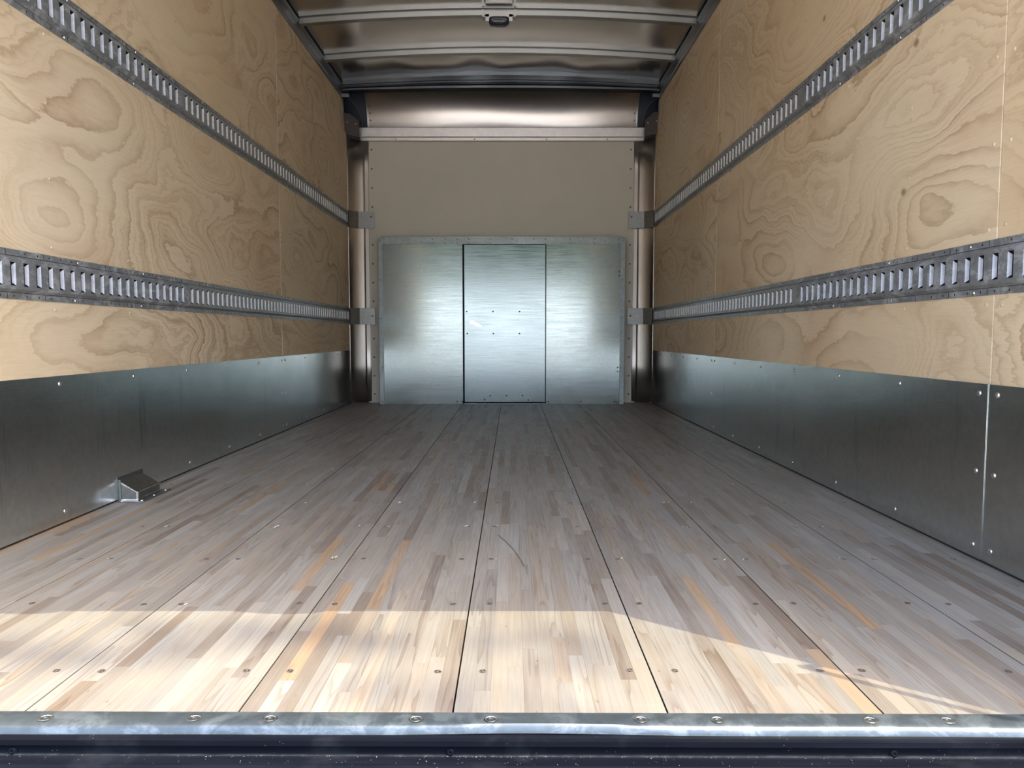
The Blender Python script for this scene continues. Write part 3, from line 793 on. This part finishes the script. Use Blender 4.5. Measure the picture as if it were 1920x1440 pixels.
box(bm, 0.0635, 0.0665, 0.0, L, 0.0282, 0.0305, bevel=.0006); box(bm, 0.0635, 0.0665, 0.0, L, 0.0055, 0.0075, bevel=.0006)
box(bm, 0.060, 0.0665, -0.0025, 0.004, 0.002, 0.031, bevel=.0006)
link('folded_edge', bm, M['zinc'], wb)
for p in ((0.018, -0.009), (0.078, 0.0), (0.078, 0.078), (0.078, 0.155)):
    rb = bmesh.new(); dome(rb, (0, 0, 0), (0, 0, 1), 0.0055, 0.004, 12, 2); link('screw', rb, M['zinc'], wb, smooth='raw', loc=(p[0], p[1], 0.0025))

# ------------------------------------------------------------------ sill and bumper at the rear edge
sill = thing('sill_plate', 'worn galvanised strip with countersunk screws along the floor edge', 'sill plate', (0, 0.955, 0)); sill.rotation_euler = (0, 0, -SKEW)
bm = bmesh.new()
nx = 60; prof = [(0.016, -0.006), (0.016, 0.0012), (0.012, 0.0022), (-0.008, 0.0020), (-0.015, 0.0005), (-0.0195, -0.0035), (-0.0215, -0.010), (-0.018, -0.012)]
rings = []
for i in range(nx + 1):
    x = -1.25 + 2.5 * i / nx
    wv = 0.0012 * math.sin(x * 5.1 + 1) + 0.0008 * math.sin(x * 13)
    rings.append([bm.verts.new((x, a + (wv if a < -0.01 else 0), b + (wv * .8 if a < -0.01 else 0))) for a, b in prof])
for r0, r1 in zip(rings[:-1], rings[1:]):
    for i in range(len(prof)): bm.faces.new((r0[i], r0[(i + 1) % len(prof)], r1[(i + 1) % len(prof)], r1[i]))
link('strip', bm, M['sill'], sill, smooth=True)
for px in (87, 366, 508, 781, 921, 1201, 1343, 1627, 1770, -50, 2050):
    x = (px - 960) / 1286 * 0.957 + CX
    rb = bmesh.new()
    S_ = 18
    def rg(r, z): return [rb.verts.new((r * math.cos(2 * math.pi * i / S_), r * .82 * math.sin(2 * math.pi * i / S_), z)) for i in range(S_)]
    rr = [rg(.0105, .0002), rg(.0088, .0005), rg(.0075, -.0004), rg(.0068, .0001), rg(.0035, .0002), rg(.0025, -.0006)]
    for k_, (a, b) in enumerate(zip(rr[:-1], rr[1:])):
        for i in range(S_):
            f = rb.faces.new((a[i], a[(i + 1) % S_], b[(i + 1) % S_], b[i])); f.material_index = (0, 0, 1, 1, 1)[k_]
    rb.faces.new(rr[-1]).material_index = 2
    link('screw', rb, [M['zinc'], M['zinc_dull'], M['hole']], sill, smooth='raw', loc=(x, -0.003 , 0.0020))
bump = thing('rear_bumper', 'black painted steel bumper step in front of the sill, chipped and dusty', 'bumper', (0, 0.93, -0.03)); bump.rotation_euler = (0, 0, -SKEW)
bm = bmesh.new()
sweep(bm, [(-0.004, 0.020), (-0.010, 0.019), (-0.0105, 0.012), (-0.004, 0.009), (-0.004, -0.002), (-0.006, -0.004), (-0.028, -0.004), (-0.030, -0.0075), (-0.034, -0.0075), (-0.22, -0.0075), (-0.225, -0.012), (-0.225, -0.11), (0.02, -0.11), (0.02, 0.020)],
      [(lambda a, b, x=x: (x, a, b)) for x in (-1.3, -0.6, 0, 0.6, 1.3)])
bmesh.ops.bevel(bm, geom=[e for e in bm.edges if abs((e.verts[0].co - e.verts[1].co).normalized().x) > .99], offset=.0008, segments=2, affect='EDGES')
link('step', bm, M['bumper'], bump, smooth=True)
bm = bmesh.new(); box(bm, -1.3, 1.3, -0.0072, -0.0044, -0.0042, -0.0022); link('weld_bead', bm, M['zinc_dull'], bump)
for px in (25, 845, 1670):
    x = (px - 960) / 1282 * 0.93 + CX
    rb = bmesh.new(); dome(rb, (0, 0, 0), (0, -1, 0.2), 0.0062, 0.0035, 14, 3); link('bolt', rb, [M['bumper']], bump, smooth='raw', loc=(x, -0.0045, 0.001))
# crumbs along the crease of the step
bm = bmesh.new()
for i in range(420):
    x = random.uniform(-.75, .95)
    if random.random() < .5: x = random.choice((-.25, .02, .12, .3, .55, .75)) + random.gauss(0, .06)
    s = random.uniform(.00015, .00055); y = 0.9235 - abs(random.gauss(0, .0015)) - SKEW * x; z = -0.0335
    if random.random() < .25: y -= random.uniform(0, .02)
    bmesh.ops.create_icosphere(bm, subdivisions=1, radius=s, matrix=Matrix.Translation((x, y, z)) @ Matrix.Diagonal((1, .8, .7, 1)))
cr = link('crumbs', bm, M['dust']); cr['kind'] = 'stuff'; cr['label'] = 'pale crumbs scattered along the crease of the black step'; cr['category'] = 'crumbs'
# wood chips lifted beside the floor screws
bm = bmesh.new()
for i in range(170):
    k_ = random.randrange(16); b_ = random.randrange(1, 8); x = SEAMS[b_] + random.choice((-.036, .036)) + random.gauss(0, .008); y = 1.098 + .286 * k_ + random.gauss(0, .006)
    if k_ < 2 and random.random() < .7: continue
    a = random.uniform(0, math.pi); s = random.uniform(.002, .006)
    if abs(x) > 1.17: continue
    d1 = Vector((math.cos(a), math.sin(a), 0)) * s; d2 = Vector((-math.sin(a), math.cos(a), 0)) * s * .3; c = Vector((x, y, .0006))
    pts = [c - d1, c + d2 + Vector((0, 0, .001)), c + d1 + Vector((0, 0, .0018)), c - d2]
    lo = [bm.verts.new(p) for p in pts]; hi = [bm.verts.new(p + Vector((0, 0, .0008))) for p in pts]
    bm.faces.new(hi)
    for q in range(4): bm.faces.new((lo[q], lo[(q + 1) % 4], hi[(q + 1) % 4], hi[q]))
ch = link('wood_chips', bm, M['chip']); ch['kind'] = 'stuff'; ch['label'] = 'tiny pale wood chips beside the floor screws'; ch['category'] = 'chips'

# dry straw lying on the floor
bm = bmesh.new()
cv = [(934, 1004), (948, 1016), (962, 1030), (974, 1047), (983, 1063)]
pp = []
for u, v in cv:
    dy_, dz_ = 1328 - (v - 720) * .06747, 89.8 + (v - 720) * .99772
    Yp = CZ / dz_ * dy_; pp.append(Vector(((u - 960) / dy_ * Yp + CX, Yp, .0012)))
for p0, p1 in zip(pp[:-1], pp[1:]):
    n_ = Vector((0, 0, 1)).cross((p1 - p0).normalized()) * .0007
    a = [bm.verts.new(p) for p in (p0 - n_, p1 - n_, p1 + Vector((0, 0, .0012)), p0 + Vector((0, 0, .0012)))]
    b_ = [bm.verts.new(p) for p in (p0 + n_, p1 + n_)]
    bm.faces.new(a); bm.faces.new((b_[0], b_[1], a[2], a[3])); bm.faces.new((a[0], b_[0], b_[1], a[1]))
st = link('straw', bm, M['screw_dirt']); st['label'] = 'thin curved dark straw lying on the floor near the middle'; st['category'] = 'straw'

# ------------------------------------------------------------------ rear door frame behind the picture's edge (casts the shade on the floor)
bm = bmesh.new()
for side in (-1, 1):
    box(bm, min(side * 1.19, side * 1.30), max(side * 1.19, side * 1.30), 0.67, 0.77, -0.06, 2.56)
box(bm, -1.30, 1.30, 0.67, 0.77, 2.20, 2.60)
for c in (0.04, 0.55): # two soft door stops under the header
    sweep(bm, [(c - .09 + .18 * i / 12, 2.201 - .05 * math.sin(math.pi * i / 12) ** .6) for i in range(13)], [(lambda a, b, y=y: (a, y, b)) for y in (0.671, 0.70)])
df = struct(link('door_1', bm, M['white']), label='rear door frame of the cargo box')
bm = bmesh.new()
pts = [Vector((1.19, .668, .93)), Vector((1.160, .668, .94)), Vector((1.160, .668, 1.45)), Vector((1.19, .668, 1.46))]
for p0, p1 in zip(pts[:-1], pts[1:]):
    d = p1 - p0; q = d.to_track_quat('Z', 'Y'); 
    A = [bm.verts.new(p0 + q @ Vector((0.0065 * math.cos(a * math.pi / 4), 0.0065 * math.sin(a * math.pi / 4), -.004))) for a in range(8)]
    B = [bm.verts.new(p1 + q @ Vector((0.0065 * math.cos(a * math.pi / 4), 0.0065 * math.sin(a * math.pi / 4), .004))) for a in range(8)]
    for i in range(8): bm.faces.new((A[i], A[(i + 1) % 8], B[(i + 1) % 8], B[i]))
    bm.faces.new(A); bm.faces.new(B)
link('grab_handle', bm, M['zinc_dull'], df, smooth=True)

# ------------------------------------------------------------------ outside: yard, added white building, trees, added tree crown
bm = bmesh.new(); quad(bm, [(-90, -90, Z0), (90, -90, Z0), (90, 90, Z0), (-90, 90, Z0)])
struct(link('ground', bm, M['ground']), label='sunlit concrete yard')

# added low building, roof tilted to catch sun and brighten the steel; trees behind
bm = bmesh.new(); box(bm, -30, 30, -30, -20, Z0, 0.25)
sweep(bm, [(-19.8, 0.25), (-26, 3.0), (-32, 0.3), (-32, 0.2), (-19.8, 0.2)], [(lambda a, b, x=x: (x, a, b)) for x in (-30.4, 30.4)])
for i in range(14): box(bm, -28 + i * 4, -26 + i * 4, -20.02, -19.9, Z0, 0.0, mi=1)
o = struct(link('added_shed', bm, [M['white'], M['ground']]), label='added unseen shed with a white roof pitched to catch the sun')
bm = bmesh.new()
rr = random.Random(5)
for i in range(46):
    x = -42 + i * 1.9; h = rr.uniform(7.0, 10.5); r = rr.uniform(2.2, 3.4)
    bmesh.ops.create_icosphere(bm, subdivisions=3, radius=r, matrix=Matrix.Translation((x, -38 + rr.uniform(-2, 2), h - r)) @ Matrix.Diagonal((1, 1, 1.3, 1)))
    bmesh.ops.create_icosphere(bm, subdivisions=2, radius=r * 1.2, matrix=Matrix.Translation((x + 1, -38, 2.2)))
for v in bm.verts: v.co += Vector((rr.gauss(0, .18), rr.gauss(0, .18), rr.gauss(0, .18)))
struct(link('tree_line', bm, M['leaf']), 'stuff', 'row of dense trees behind the added white building')['category'] = 'trees'

# added unseen tree: leaf clusters set on sun rays to dim floor spots
bm = bmesh.new(); rr = random.Random(9)
T0 = Vector((0.15, 1.12, 0)) - SUN_DIR * 38
def limb(p0, p1, r0, r1):
    q = (p1 - p0).to_track_quat('Z', 'Y')
    A = [bm.verts.new(p0 + q @ Vector((r0 * math.cos(a * math.pi / 4), r0 * math.sin(a * math.pi / 4), 0))) for a in range(8)]
    B = [bm.verts.new(p1 + q @ Vector((r1 * math.cos(a * math.pi / 4), r1 * math.sin(a * math.pi / 4), 0))) for a in range(8)]
    for i in range(8): bm.faces.new((A[i], A[(i + 1) % 8], B[(i + 1) % 8], B[i]))
base = Vector((T0.x + 2.5, T0.y - 1.5, Z0)); top = base + Vector((0, 0, T0.z + 0.5 - Z0)); limb(base, top, .4, .12)
for cx_, cy_, sx_, n_ in ((-0.27, 1.225, 0.07, 5), (-0.17, 1.20, 0.05, 3), (-0.62, 1.16, 0.12, 6), (-0.80, 1.19, 0.10, 4), (-0.47, 1.235, 0.06, 3), (0.07, 1.21, 0.06, 3), (0.26, 1.12, 0.06, 2), (0.02, 1.03, 0.10, 3)):
    e = Vector((cx_, cy_, 0)) - SUN_DIR * 38; limb(top - Vector((0, 0, rr.uniform(0, 2))), e + Vector((0.3, -0.2, 0.1)), .05, .006)
    for j in range(n_):
        c = e + Vector((rr.gauss(0, sx_), rr.gauss(0, .03), rr.gauss(0, .02))); s_ = rr.uniform(.05, .09)
        d1 = Vector((rr.gauss(0, 1), rr.gauss(0, 1), rr.gauss(0, .4))).normalized(); d2 = d1.cross(Vector((0, .3, 1))).normalized()
        bm.faces.new([bm.verts.new(c + v) for v in (-d1 * s_, d2 * s_ * .6, d1 * s_, -d2 * s_ * .6)])
struct(link('added_dapple_tree', bm, M['leaf']), 'stuff', 'added unseen tree crown dappling the sun patch')['category'] = 'tree'
